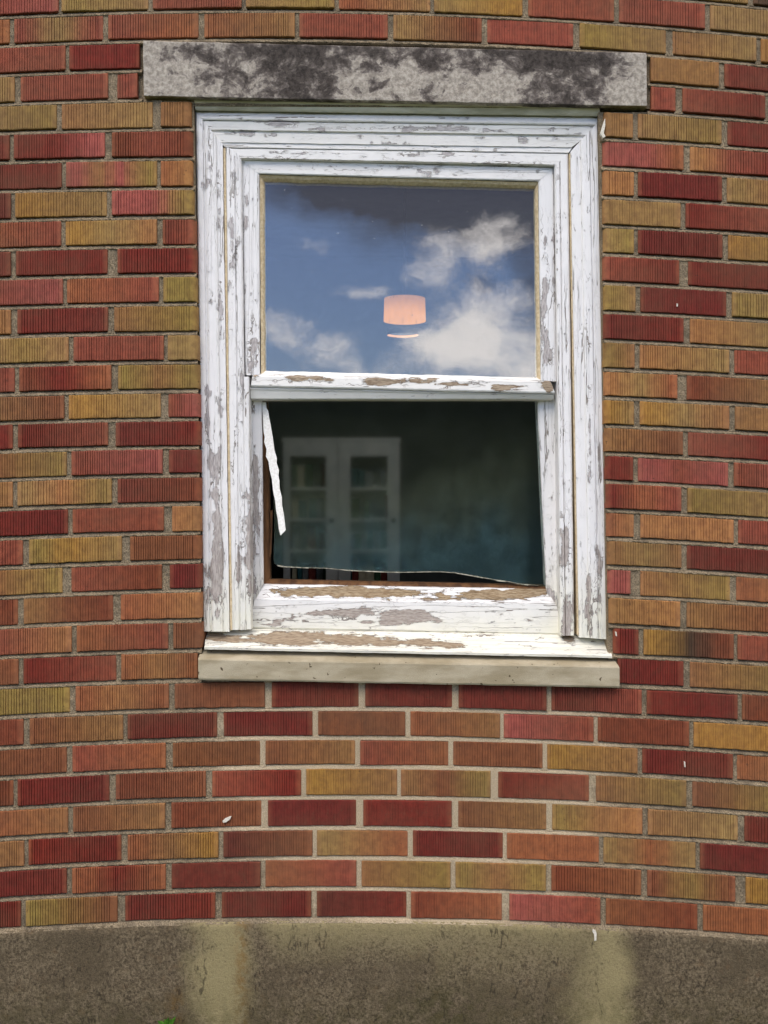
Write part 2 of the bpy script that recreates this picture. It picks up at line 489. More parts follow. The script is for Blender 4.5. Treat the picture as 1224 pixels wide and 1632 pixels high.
ROWS = {
 -1: (row('1055-1193:T 1201-1346:D'), None),
 0: (row('0-93:r>P 98-236:L>T 243-385:r 392-533:T>L 540-686:o>T 692-833:T>Y 842-979:r 987-1124:r 1132-1224:T'), None),
 1: (row('0-15:o 22-164:r>T>r 172-316:r>o 325-470:o>t 477-618:r 627-768:T>b 776-914:r 924-1062:L>T 1072-1206:t>T 1213-1224:Y'), None),
 2: (row('0-104:r 110-222:R'), row('1037-1146:t 1155-1224:M')),
 3: (row('0-23:T 32-172:r>r 185-219:r'), row('1038-1077:r 1088-1220:r>R 1229-1370:T')),
 4: (row('0-90:T>L 98-243:t>T 256-305:t'), row('963-1009:t 1017-1151:T>L 1160-1224:R')),
 5: (row('0-15:R 22-167:R>R>P 178-307:b>r>b'), row('961-1090:P>P>o 1100-1224:O>r>R')),
 6: (row('0-98:R 105-250:P>t>P>L 256-307:o>O'), row('961-1011:O 1017-1151:C 1159-1224:T>O')),
 7: (row('0-17:M 24-170:Y>T 178-309:P>P>L'), row('961-1085:T 1093-1224:R>r')),
 8: (row('0-97:o>r 104-250:Y>T>O 259-311:M>r'), row('962-1011:T>L 1017-1152:C>M 1161-1224:Y>L')),
 9: (row('0-17:M 25-171:R 187-312:R'), row('961-1083:r>R 1097-1224:R')),
 10: (row('0-100:r>P 106-253:o>r 260-313:L'), row('962-1013:L>T 1021-1158:C 1167-1224:L>T')),
 11: (row('0-17:O 27-172:R>M 182-314:t>L'), row('962-1090:C>R 1100-1224:O>T')),
 12: (row('0-109:T>L>T 117-261:r 267-316:T'), row('962-1012:L>t 1020-1163:O>T 1171-1224:r')),
 13: (row('0-23:r 30-177:b>R>o 188-317:L>t>L'), row('963-1080:O>T>o 1095-1224:b>t')),
 14: (row('0-102:t>B 109-256:Y>T 268-318:r>P'), row('963-1011:Y>T 1020-1163:Y>T>O 1172-1224:t')),
 15: (row('0-20:R 28-172:R>r 184-319:C>R'), row('964-1089:t>B 1097-1224:r>R')),
 16: (row('0-106:B>L 114-259:r>P 269-319:C'), row('965-1009:R 1017-1161:P>r>P 1170-1224:r>P')),
 17: (row('0-20:t 27-178:T>O>L 187-320:M>b'), row('966-1086:R>o>r 1096-1224:L>T')),
 18: (row('0-108:R>C 115-261:r 274-320:O>t'), row('967-1011:o>O 1021-1170:O 1177-1224:r')),
 19: (row('0-36:r 46-194:L>Y>T 207-320:B'), row('968-1087:t>T>t 1095-1224:C')),
 20: (row('0-99:B>L 113-258:r>b 270-321:C'), row('969-1005:P 1021-1165:t>L 1174-1224:o>O')),
 21: (row('0-28:b 37-180:t>B>b 192-321:o>O'), row('971-1084:t>O 1095-1224:t>B')),
 22: (row('0-114:r>O 122-268:o>r 276-322:B'), row('978-1018:R>C 1026-1170:Y>D>b 1176-1224:r')),
 23: (row('0-29:B 37-185:R>r 193-315:o>O>o'), row('985-1090:C>R 1100-1224:t>L')),
 24: (row('0-111:L 120-269:o>O>o 278-422:B 433-572:M 582-721:M 731-871:M 879-1023:M>r 1031-1176:R>C 1183-1224:b'), None),
 25: (row('0-37:b 47-196:B>t 203-346:M 355-498:C 507-646:B 654-797:o>t 803-946:P>r 953-1099:b 1106-1224:Y'), None),
 26: (row('0-106:B 115-264:r>o 275-415:B 423-566:B>t 574-716:r>o 722-865:B 872-1016:Y>t 1024-1169:C>M 1175-1224:o>O'), None),
 27: (row('0-21:b 28-174:R>C 184-328:b>B 338-480:r>R 488-633:Y>t 639-782:t>B>L 794-939:R>r 950-1094:t>L 1104-1224:B>L'), None),
 28: (row('0-108:o>O 116-263:B>t 273-417:b>B 427-568:C 579-720:R 730-871:B>t 880-1024:L>t>O 1033-1177:t>T 1187-1224:M'), None),
 29: (row('0-38:t 45-193:R>C 203-348:o>t>Y 356-498:K>B 505-650:T>o 658-802:C 808-955:o 962-1109:T>o>T 1116-1224:C'), None),
 30: (row('0-106:C>M 115-264:o>R>o 273-415:M 423-568:o>r 576-718:t>L 726-870:L>t>L 879-1022:b>B 1032-1172:B>L>B 1189-1224:Y>T'), None),
 31: (row('0-33:M>R 41-187:L>B 199-343:C>R 353-496:C 505-648:K>M 655-800:b>o 812-957:P>r 966-1112:B>b 1121-1224:o'), None),
}
RKEYS = 'RrCMOoTtYLBbP'
WALL_L, WALL_R = -520, 1760
def fill(lst, toward_left, upto):
    lst = list(lst)
    if toward_left:
        if lst[0][0] == 0:
            lst[0] = (lst[0][1] - 144 - random.uniform(-2, 2), lst[0][1], lst[0][2])
        while lst[0][0] > upto:
            x1 = lst[0][0] - random.uniform(7, 10)
            lst.insert(0, (x1 - random.uniform(142, 147), x1, random.choice(RKEYS) + random.choice(['', '>' + random.choice(RKEYS)])))
    else:
        if lst[-1][1] == 1224:
            lst[-1] = (lst[-1][0], lst[-1][0] + 144, lst[-1][2])
        while lst[-1][1] < upto:
            x0 = lst[-1][1] + random.uniform(7, 10)
            lst.append((x0, x0 + random.uniform(142, 147), random.choice(RKEYS) + random.choice(['', '>' + random.choice(RKEYS)])))
    return lst
COURSES = {}
for r in range(-8, 32):
    if r in ROWS:
        a, b = ROWS[r]
        if b is None:
            COURSES[r] = [fill(fill(a, True, WALL_L), False, WALL_R)]
        else:
            COURSES[r] = [fill(a, True, WALL_L), fill(b, False, WALL_R)]
    else:
        x0 = WALL_L + (r % 2) * 75 + random.uniform(-12, 12)
        COURSES[r] = [fill([(x0 - 144, x0, 'r')], False, WALL_R)]

bv, bf, bc = [], [], []
nb = 0
def brick(r, x0, x1, code, endL, endR):
    """one brick with combed face; endL/endR: 'flat' joint ends or 'jamb' (rounded return into the window opening)"""
    global nb
    W_ = x1 - x0
    seen = -120 < x1 and x0 < 1344 and r > -3
    cols = [np.array(lin(PAL[c])) * np.array(GAIN[c]) for c in code.split('>')]
    jit = np.array([random.gauss(1, .05)] * 3) * np.array([1, random.gauss(1, .03), random.gauss(1, .03)])
    fade = random.uniform(0.5, 1.0)
    st = []      # (x px, inset metres, colour position)
    def margin(kind, left):
        s = []
        if kind == 'jamb':
            for k in range(6):
                a = math.pi / 2 * k / 5
                s.append((7.0 * (1 - math.sin(a)) if False else 7.0 * (1 - math.cos(a)) , .010 * (1 - math.sin(a))))
        else:
            s = [(0, .0022), (.45, .0008), (1.3, 0.0)]
        return s
    mL, mR = margin(endL, True), margin(endR, False)
    for o, d in mL: st.append((x0 + o, d))
    g0 = x0 + random.uniform(4.5, 8.0) + (5 if endL == 'jamb' else 0)
    g1 = x1 - random.uniform(4.5, 8.0) - (5 if endR == 'jamb' else 0)
    pitch = random.uniform(3.7, 4.4)
    depth = random.choice([.0013, .0018, .0022, .0027]) * (1.0 if x0 > 250 else 1.1)
    if 250 < x0 < 860 and r >= 24: depth *= .6
    if not seen: pitch = 9
    x = g0
    while x < g1 - 1.2:
        wd = random.uniform(.9, 1.5)
        dd = depth * random.uniform(.55, 1.15)
        st += [(x, random.uniform(0, .0003)), (x + wd * .35, dd), (x + wd * .65, dd), (x + wd, random.uniform(0, .0003))]
        x += pitch * random.uniform(.86, 1.14)
    for o, d in reversed(mR): st.append((x1 - o, d))
    xs = np.array([s[0] for s in st]); ds = np.array([s[1] for s in st])
    n = len(xs)
    off = random.gauss(0, .0009); tilt = random.gauss(0, .0010)
    depth_back = .10 if 'jamb' in (endL, endR) else .03
    zb = bot(r, xs); zt = top(r, xs)
    ph = random.uniform(0, 100)
    wob = np.array([mnoise.noise(Vector((ph, x * .05, r * 3.1))) + .75 * mnoise.noise(Vector((ph, x * .4, r * 3.1))) for x in xs])
    wob2 = np.array([mnoise.noise(Vector((ph + 50, x * .05, r * 3.1))) + .75 * mnoise.noise(Vector((ph + 50, x * .4, r * 3.1))) for x in xs])
    zb = zb + wob * .8 + random.gauss(0, .45); zt = zt + wob2 * .8 + random.gauss(0, .45)
    tt = np.linspace(-1, 1, n) * tilt
    f = np.clip((xs - x0) / W_, 0, 1)
    base = len(bv)
    # colour along the brick
    if len(cols) == 1:
        ca = np.repeat(cols[0][None], n, 0)
    else:
        k = np.linspace(0, 1, len(cols))
        ff = np.clip(.5 + (f - .5) * 1.25 + .1 * wob, 0, 1)
        ca = np.stack([np.interp(ff, k, [c[i] for c in cols]) for i in range(3)], 1)
    edge = np.clip(1 - np.minimum(xs - x0, x1 - xs) / 9, 0, 1)[:, None]
    light = np.array(lin((176, 122, 84)))
    ca = ca * (1 - edge * .30 * fade) + light * edge * .30 * fade
    ca = ca * jit
    prof = [(0, depth_back, 1), (0, .0018, 1), (.7, .0005, 1), (2.0, 0, 1), (.5, 0, 2), (2.0, 0, 0), (.7, .0005, 0), (0, .0018, 0), (0, depth_back, 0)]
    for i in range(n):
        for (e, dd, side) in prof:
            if side == 1: py = zb[i] - e
            elif side == 0: py = zt[i] + e
            else: py = (zb[i] + zt[i]) / 2
            y = off + tt[i] + max(ds[i], dd) + (min(ds[i], .0012) if dd == .0018 else 0) if dd < .02 else dd
            X, _, Z = P(xs[i], py, 0)
            bv.append((X, y, Z))
            q = ca[i] * (1.0 if side == 2 else (.97 if random.random() < .5 else 1.03))
            bc.append((q[0], q[1], q[2], 1))
    m_ = len(prof)
    for i in range(n - 1):
        for j in range(m_ - 1):
            a = base + i * m_ + j
            bf.append((a, a + m_, a + m_ + 1, a + 1))
    # close the two ends back to depth
    bf.append(tuple(base + j for j in range(m_)))
    bf.append(tuple(base + (n - 1) * m_ + j for j in reversed(range(m_))))
    nb += 1

for r, segs in COURSES.items():
    for si, seg in enumerate(segs):
        for bi, (x0, x1, c) in enumerate(seg):
            eL = eR = 'flat'
            if 4 <= r <= 22 and len(segs) == 2:
                if si == 0 and bi == len(seg) - 1: eR = 'jamb'
                if si == 1 and bi == 0: eL = 'jamb'
            brick(r, x0, x1, c, eL, eR)

wall = empty('brick_wall', (0, .05, 0))
tag(wall, 'multicoloured combed brick wall in red, orange and tan around the old window', 'wall')
link('brickwork', bv, bf, BRICK, wall, {'bcol': ('FLOAT_COLOR', bc)})

# mortar: sloping bed joints, head joints, and the backing they sit on
mv, mf = [], []
def strip(xs, rows_):
    """rows_: list of (array py, array depth)"""
    b = len(mv); n = len(xs); m_ = len(rows_)
    for i in range(n):
        for (py, dp) in rows_:
            X, _, Z = P(xs[i], py[i], 0)
            mv.append((X, dp[i], Z))
    for i in range(n - 1):
        for j in range(m_ - 1):
            a = b + i * m_ + j
            mf.append((a, a + 1, a + m_ + 1, a + m_))
def nz(xs, r, k, fr=.22):
    return np.array([mnoise.noise(Vector((x * fr, r * 7.3, k))) + .6 * mnoise.noise(Vector((x * fr * 3, r * 7.3, k + 9))) for x in xs])
def spans(r):
    """x ranges where a bed joint below course r is mortar"""
    if r in (0, 1) or r < 0 or r >= 24: return [(WALL_L - 140, WALL_R + 140)]
    if r in (2, 3): return [(WALL_L - 140, 226), (1033, WALL_R + 140)]
    l = np.interp(bot(r, 310), [180, 1030], [309, 321]); g = np.interp(bot(r, 970), [180, 1030], [957, 971])
    return [(WALL_L - 140, l), (g, WALL_R + 140)]
for r in range(-8, 31):
    for (a, b) in spans(r):
        n = int((b - a) / (3.5 if r > -3 else 12)) + 2
        xs = np.linspace(a, b, n)
        e = bot(r, xs); s_ = top(r + 1, xs)
        cl = np.exp(-(((xs - 655) / 330) ** 2 + ((e - 1235) / 250) ** 2) ** 2)      # flush, well pointed joints below the sill
        rough = 1 - .8 * cl
        d_top = .0085 * (1 - cl) + .0042 * cl
        d_low = .0012 * (1 - cl) + .0022 * cl
        strip(xs, [(e - 2.0, d_top + .006), (e + .6, d_top + nz(xs, r, 1) * .0016 * rough),
                   (e * .62 + s_ * .38 , d_top * .62 + d_low * .38 + nz(xs, r, 2, .3) * .0020 * rough),
                   (e * .25 + s_ * .75, d_low * 1.2 + nz(xs, r, 3, .3) * .0018 * rough),
                   (s_ - .2 + nz(xs, r, 4) * .9 * rough, d_low + .0004 + nz(xs, r, 5) * .0008 * rough), (s_ + 2.0, d_low + .006)])
# joint on top of the foundation
xs = np.linspace(WALL_L - 140, WALL_R + 140, 700); e = bot(31, xs)
strip(xs, [(e - 2, e * 0 + .012), (e + .6, .006 + nz(xs, 40, 1) * .0016), (e + 4, .001 + nz(xs, 40, 2) * .002), (e + 9 + nz(xs, 40, 3) * 2, -.0022 + nz(xs, 40, 4) * .001), (e + 12, e * 0 + .004)])
for r, segs in COURSES.items():
    for seg in segs:
        for (p0, p1) in zip(seg[:-1], seg[1:]):
            xa, xb = p0[1] - 1.5, p1[0] + 1.5
            if xb - xa > 30: continue
            ys0, ys1 = top(r, xa) - 3, bot(r, xa) + 3
            m_ = 9
            xs = np.linspace(xa, xb, 6)
            fr = np.linspace(0, 1, m_)
            rows_ = []
            cl = math.exp(-(((xa - 655) / 330) ** 2 + ((ys1 - 1235) / 250) ** 2) ** 2)
            for k in range(m_):
                py = ys0 * (1 - fr[k]) + ys1 * fr[k] + 0 * xs
                dp = .0042 * (1 - cl) + .0024 * cl + nz(xs, r + k * .31, xa, .5) * .0016 * (1 - .8 * cl)
                rows_.append((py, dp))
            strip(xs, rows_)
mor = link('mortar', mv, mf, MORTAR, wall)
def quadbox(pts, d0, d1, mb):
    """px quad (TL, TR, BR, BL) extruded between two depths, sized on the wall face"""
    b = len(mb.v)
    for d in (d0, d1):
        for (px, py) in pts:
            X, _, Z = P(px, py, 0); mb.v.append((X, d, Z))
    mb.f += [(b, b + 3, b + 2, b + 1), (b + 4, b + 5, b + 6, b + 7)]
    for i in range(4):
        k = (i + 1) % 4
        mb.f.append((b + i, b + k, b + 4 + k, b + 4 + i))
bk = MB()
L0, R0 = WALL_L - 140, WALL_R + 140
quadbox([(L0, 160), (307, 160), (320, 1086), (L0, 1086)], .012, .14, bk)
quadbox([(955, 176), (R0, 176), (R0, 1086), (971, 1086)], .012, .14, bk)
quadbox([(L0, -380), (R0, -380), (R0, 176), (L0, 159)], .0125, .1395, bk)
quadbox([(L0, 1084), (R0, 1084), (R0, 1510), (L0, 1510)], .0121, .1398, bk)
bk.build('mortar_bed', MORTAR, wall)

DOFF = 0.0
# ------------------------------------------------------------------ generic long member: a cross-section of lines lofted between two ends
WEAR = []      # (px, py, rx, ry, amount)
def wear_at(px, py):
    wv = .175
    for (x, y, rx, ry, a) in WEAR:
        q = ((px - x) / rx) ** 2 + ((py - y) / ry) ** 2
        if q < 4: wv += 1.3 * a * math.exp(-q * 1.2)
    return wv
def loft(name, lines, back, material, parent, wobble=.35, warm=0.0, cream=0.0, step=4.0, base=None, capback=True):
    """lines: [((x0,y0),(x1,y1),depth), ...] in photo px, front outline in order; closed behind at depth back"""
    fine = []
    for k in range(len(lines) - 1):
        a, b = lines[k], lines[k + 1]
        wpx = max(math.dist(a[0], b[0]), math.dist(a[1], b[1]))
        m_ = max(1, int(wpx / step))
        for j in range(m_):
            f = j / m_
            fine.append(tuple([tuple(np.array(a[i]) * (1 - f) + np.array(b[i]) * f) for i in (0, 1)] + [a[2] * (1 - f) + b[2] * f]))
    fine.append(lines[-1])
    # back edge straight behind the two outlines (same world x, z), so nothing shows through
    L = math.dist(lines[0][0], lines[0][1])
    n = max(2, int(L / step))
    v, f_, at = [], [], []
    ph = random.uniform(0, 90)
    m_ = len(fine) + 2
    for i in range(n + 1):
        t = i / n
        ring = []
        for k, (a, b, d) in enumerate(fine):
            px = a[0] * (1 - t) + b[0] * t; py = a[1] * (1 - t) + b[1] * t
            w1 = mnoise.noise(Vector((ph, px * .03, py * .03))) * wobble + mnoise.noise(Vector((ph + 7, px * .15, py * .15))) * wobble * .5
            w2 = mnoise.noise(Vector((ph + 30, px * .03, py * .03))) * wobble + mnoise.noise(Vector((ph + 37, px * .15, py * .15))) * wobble * .5
            dd = d + DOFF + mnoise.noise(Vector((ph + 60, px * .05, py * .05))) * wobble * .0012
            ring.append((P(px + w1, py + w2, dd), px, py))
        p0, p1 = ring[0], ring[-1]
        full = [((p0[0][0], back, p0[0][2]), p0[1], p0[2])] + ring + [((p1[0][0], back, p1[0][2]), p1[1], p1[2])]
        for (q, px, py) in full:
            v.append(q)
            wv = (wear_at(px, py) if base is None else base)
            wm = warm(px, py) if callable(warm) else warm
            cm = cream(px, py) if callable(cream) else cream
            at.append((wv, wm, cm, 1))
    for i in range(n):
        for k in range(m_):
            k2 = (k + 1) % m_
            a = i * m_
            f_.append((a + k, a + k2, a + m_ + k2, a + m_ + k))
    f_.append(tuple(range(m_ - 1, -1, -1)))
    f_.append(tuple(n * m_ + k for k in range(m_)))
    o = link(name, v, f_, material, parent, {'wear': ('FLOAT_COLOR', at)})
    import bmesh
    bm_ = bmesh.new(); bm_.from_mesh(o.data)
    bmesh.ops.recalc_face_normals(bm_, faces=bm_.faces)
    bm_.to_mesh(o.data); bm_.free()
    return o
def flat(A0, A1, B0, B1, front, bev=1.2, bd=.0018):
    """lines of a flat board between long edges A and B (each from its start to its end) with eased arrises"""
    A0, A1, B0, B1 = map(np.array, (A0, A1, B0, B1))
    u0 = (B0 - A0) / max(np.linalg.norm(B0 - A0), 1e-6); u1 = (B1 - A1) / max(np.linalg.norm(B1 - A1), 1e-6)
    return [(tuple(A0), tuple(A1), front + bd * 1.6), (tuple(A0 + u0 * bev * .35), tuple(A1 + u1 * bev * .35), front + bd * .4),
            (tuple(A0 + u0 * bev), tuple(A1 + u1 * bev), front), (tuple(B0 - u0 * bev), tuple(B1 - u1 * bev), front),
            (tuple(B0 - u0 * bev * .35), tuple(B1 - u1 * bev * .35), front + bd * .4), (tuple(B0), tuple(B1), front + bd * 1.6)]

# ------------------------------------------------------------------ lintel and stone sill (built into the wall)
def lintel_wear(px, py):
    v = .5
    if px < 350: v -= .13 * (1 - (px - 228) / 122) + (.03 if py > 100 else 0)
    if px > 960: v -= .12 * (px - 960) / 70
    v += .10 * math.exp(-((px - 480) / 60) ** 2) + .10 * math.exp(-((px - 890) / 60) ** 2) + .06 * math.exp(-((py - 90) / 22) ** 2)
    v -= .22 * math.exp(-((px - 770) / 70) ** 2 - ((py - 145) / 28) ** 2) + .2 * math.exp(-((px - 640) / 26) ** 2 - ((py - 125) / 30) ** 2)
    v -= .10 * math.exp(-((px - 560) / 45) ** 2 - ((py - 125) / 30) ** 2) + .14 * math.exp(-((px - 1005) / 30) ** 2 - ((py - 145) / 30) ** 2)
    return v
def stone(name, lines, back, material, wearf, parent, wob):
    old = globals()['wear_at']
    globals()['wear_at'] = wearf
    o = loft(name, lines, back, material, parent, wobble=wob, step=5)
    globals()['wear_at'] = old
    return o
lt = stone('lintel', flat((228, 65), (1030, 84.5), (229.5, 153), (1031, 169.5), -.010, 1.2, .0015), .139, LINTEL, lintel_wear, wall, .5)
tag(lt, 'pale stone lintel blotched black with lichen')
sl = stone('stone_sill', [((322, 1034), (974, 1046), .035), ((317, 1047.5), (985, 1060), -.014), ((316, 1049.5), (986, 1062), -.020), ((316, 1052), (987, 1064.5), -.022),
      ((316, 1081), (987.5, 1093.5), -.022), ((317, 1083.5), (987, 1096), -.020)], .139, SILLST, lambda a, b: .2, wall, .5)
tag(sl, 'buff limestone sill under the window')

# ------------------------------------------------------------------ concrete foundation
fv, ff, fa = [], [], []
fx = np.arange(L0, R0 + 1, 8.0); nfy = 42
for i, x in enumerate(fx):
    y0 = float(bot(31, x)) + 6
    for j in range(nfy + 1):
        py = y0 + (1760 - y0) * j / nfy
        d = -.0035 + mnoise.noise(Vector((x * .02, py * .02, 3))) * .0016 + mnoise.noise(Vector((x * .09, py * .09, 8))) * .0009
        if j == 0: d += .003
        if abs(x - 133) < 5: d -= .002
        X, _, Z = P(x, py, 0)
        fv.append((X, d, Z))
        wn = 22 * mnoise.noise(Vector((x * .01, py * .02, 1.7))) + 9 * mnoise.noise(Vector((x * .07, py * .07, 4.7)))
        sm = lambda a, b, q: min(max((q - a) / (b - a), 0), 1)
        pale = sm(275, 335, x + wn) * (1 - sm(365, 425, x + wn)) * (.95 - .2 * sm(1580, 1640, py))
        pale = max(pale, sm(870, 960, x + wn) * (1 - sm(985, 1025, x + wn)) * .85)
        pale = max(pale, sm(380, 440, x) * (1 - sm(900, 960, x)) * (1 - sm(1475, 1560 + wn, py)) * .75)
        pale = max(pale, sm(660, 700, x + wn) * (1 - sm(930, 980, x)) * (1 - sm(1500, 1620, py)) * .55)
        rust = (math.exp(-((x - 385) / 9) ** 2) + math.exp(-((x - 280) / 12) ** 2) * sm(1560, 1600, py)) * .7
        moss = sm(1560, 1640, py) * .8 + .7 * math.exp(-((x - 700) / 60) ** 2 - ((py - 1600) / 50) ** 2)
        fa.append((pale, rust, min(moss, 1), 1))
nj = nfy + 1
for i in range(len(fx) - 1):
    for j in range(nfy):
        a = i * nj + j
        ff.append((a, a + 1, a + nj + 1, a + nj))
# back and top so that the block is solid
b0 = len(fv)
for i, x in enumerate(fx):
    X, _, Z = P(x, float(bot(31, x)) + 6, 0)
    fv.append((X, .139, Z)); fa.append((0, 0, 0, 1))
for i in range(len(fx) - 1):
    ff.append((i * nj, (i + 1) * nj, b0 + i + 1, b0 + i))
found = link('concrete_foundation', fv, ff, CONC, None, {'wear': ('FLOAT_COLOR', fa)}, smooth=True)
tag(found, 'stained grey concrete foundation with pale streaks along the foot of the brick wall', 'foundation')

# ------------------------------------------------------------------ the window
WEAR += [  # where the paint has gone
 (345, 830, 9, 90, .42), (338, 940, 12, 60, .40), (352, 905, 8, 50, .3), (334, 720, 6, 60, .28), (352, 690, 5, 50, .3), (352, 500, 4, 90, .26), (330, 640, 6, 60, .2),
 (372, 370, 7, 60, .40), (384, 600, 6, 40, .25), (405, 555, 8, 45, .42), (375, 720, 6, 50, .3), (398, 880, 9, 70, .45), (407, 800, 8, 60, .40), (405, 740, 7, 40, .3), (380, 900, 6, 80, .25),
 (348, 330, 5, 60, .22), (392, 340, 4, 50, .35), (335, 260, 6, 40, .22),
 (900, 870, 8, 40, .55), (905, 980, 10, 45, .6), (896, 720, 4, 90, .2), (868, 470, 6, 60, .34), (884, 420, 5, 70, .30), (872, 560, 7, 50, .36), (890, 330, 4, 50, .25), (940, 960, 10, 60, .28),
 (868, 390, 6, 40, .25), (938, 520, 3, 90, .28), (940, 700, 3, 90, .28), (864, 890, 7, 30, .4), (955, 900, 6, 80, .22),
 (470, 603, 40, 6, .34), (600, 610, 30, 7, .45), (540, 606, 30, 5, .22), (720, 612, 40, 6, .34), (800, 617, 36, 6, .36), (876, 617, 8, 9, .9), (660, 606, 30, 7, .3),
 (540, 941, 120, 7, .75), (480, 948, 60, 5, .3), (640, 946, 60, 6, .45), (800, 948, 55, 9, .65), (700, 955, 80, 5, .4), (850, 942, 20, 8, .4),
 (552, 978, 26, 7, .60), (640, 982, 44, 10, .62), (430, 995, 25, 6, .35), (500, 975, 60, 6, .22), (670, 975, 14, 8, .3), (600, 990, 90, 6, .2),
 (360, 1018, 40, 9, .55), (450, 1019, 60, 10, .55), (540, 1018, 60, 9, .50), (620, 1022, 60, 8, .42), (690, 1026, 40, 5, .45), (470, 1008, 60, 4, .3), (760, 1012, 60, 4, .28),
 (640, 205, 90, 3, .25), (440, 196, 50, 5, .3), (500, 252, 120, 4, .2), (800, 262, 60, 4, .3), (700, 247, 90, 5, .2), (580, 268, 120, 4, .15),
]
def lx(x, y, k=.0142): return x + k * (y - 180)           # left-hand uprights lean like this
def rx_(x, y, k=.0176): return x + k * (y - 180)
DOFF = -.011
win = empty('sash_window', P(645, 1040, .05))
tag(win, 'old white wooden sash window with badly peeling paint and broken lower glass', 'window')
crm = lambda px, py: min(max((py - 880) / 110, 0), 1) * .9
edgewarm = lambda px, py: min(max((py - 640) / 300, 0), 1) * .35

def upright(name, prof, y0, y1, back, lean, parent, material=PV, warm=edgewarm, cream=crm, slope0=0.0, wob=.35):
    """prof: [(x at y=180, depth)]; y0/y1: upper and lower end, slope0 px per px across for mitred heads"""
    xa = prof[0][0]
    lines = []
    for (x, d) in prof:
        t0 = y0(x) if callable(y0) else y0
        t1 = y1(x) if callable(y1) else y1
        lines.append(((lean(x, t0), t0), (lean(x, t1), t1), d))
    return loft(name, lines, back, material, parent, warm=warm, cream=cream, wobble=wob)
def headline(y, x, k=.0145): return y + k * (x - 315)
# casing: left, right and head, moulded, mitred at the head
upright('casing', [(311.5, .046), (312.5, .040), (314, .037), (322, .036), (323.5, .040), (325, .0405), (326.5, .036), (329, .034), (339, .034), (343, .037), (344.5, .043), (350, .044), (354, .045)],
        lambda x: 178 + (x - 312) * 1.22, lambda x: 1006 + (x - 311) * .02, .14, lx, win)
upright('casing', [(908, .046), (912, .044), (920, .043), (924, .042), (925, .037), (928, .035), (938, .034), (940, .038), (941.5, .038), (943, .034), (951, .0345), (953, .038), (956, .040), (957.5, .046)],
        lambda x: 190 + (957 - x) * 1.05, lambda x: 1016 + (x - 908) * .06, .1401, rx_, win)
def hb(y, d, xl, xr, k=.0145):
    return ((xl, headline(y, xl, k)), (xr, headline(y, xr, k)), d)
loft('casing', [hb(178, .046, 312, 958), hb(181, .040, 315, 955), hb(184, .037, 317, 953), hb(188, .035, 320, 950), hb(190.5, .037, 322, 948), hb(191.5, .043, 323, 947),
      hb(193, .040, 325, 945), hb(206, .042, 336, 934), hb(208, .049, 337, 933), hb(210, .049, 338, 932), hb(211.5, .046, 340, 930), hb(226, .047, 352, 911)], .1402, PH, win, cream=.25, wobble=.5)
# sloping head moulding under the lintel
hm = loft('head_moulding', [hb(151, .032, 309, 955, .0165), hb(155.5, .026, 309, 955, .0165), hb(157, .021, 309, 955, .0165), hb(161, .020, 310, 955, .0155), hb(163, .023, 310, 955, .0155), hb(172, .028, 311, 956, .0145), hb(175.5, .032, 312, 957, .0145), hb(177, .044, 312, 957, .0145)], .1403, HEADP, win, wobble=.5, base=.1)
# putty line between casing and inner stop
upright('caulk_line', [(355.0, .049), (356.4, .047), (358.4, .049)], 236, 1004, .13, lx, win, PUTTY, wob=.5)
upright('caulk_line', [(905.5, .051), (906.5, .049), (907.8, .051)], 245, 1012, .13, rx_, win, PUTTY, wob=.5)
# jamb stops
upright('jamb', [(358.5, .056), (359.3, .0525), (360.5, .051), (372, .051), (373, .054), (374, .054), (375, .051), (382, .052), (383.8, .055), (384.5, .058)], lambda x: 230 + (x - 358) * .75, 1004, .141, lambda x, y: x + .0105 * (y - 180), win)
upright('jamb', [(882.5, .058), (883.2, .054), (885, .052), (890, .052), (891.2, .056), (892.4, .052), (902, .051), (904, .053), (905, .057)], lambda x: 243 + (905 - x) * .8, 1013, .1411, lambda x, y: x + .0125 * (y - 180), win)
loft('jamb', [hb(227, .050, 353, 912), hb(233.5, .050, 358, 906, .0165), hb(235, .056, 359, 905, .0165), hb(236.5, .052, 361, 903, .0165), hb(250, .052, 376, 888, .021), hb(252, .057, 378, 886, .021)], .1412, PH, win, cream=.1, wobble=.5)
# wooden sill
loft('wooden_sill', [((336, 1001.5), (962, 1013), .085), ((331, 1008), (967, 1019), .070), ((327, 1020), (973, 1034), .040), ((326, 1029), (975, 1043), .012), ((325.5, 1031), (975.5, 1045), .008), ((325.5, 1035), (976, 1048.5), .009)],
     .138, PH, win, warm=.9, cream=.95, wobble=.5)

upright('parting_bead', [(383.0, .058), (384, .0535), (386, .0525), (390.5, .0525), (392, .054), (392.5, .060)], 600, 1003, .1413, lambda x, y: x + .0105 * (y - 180), win)
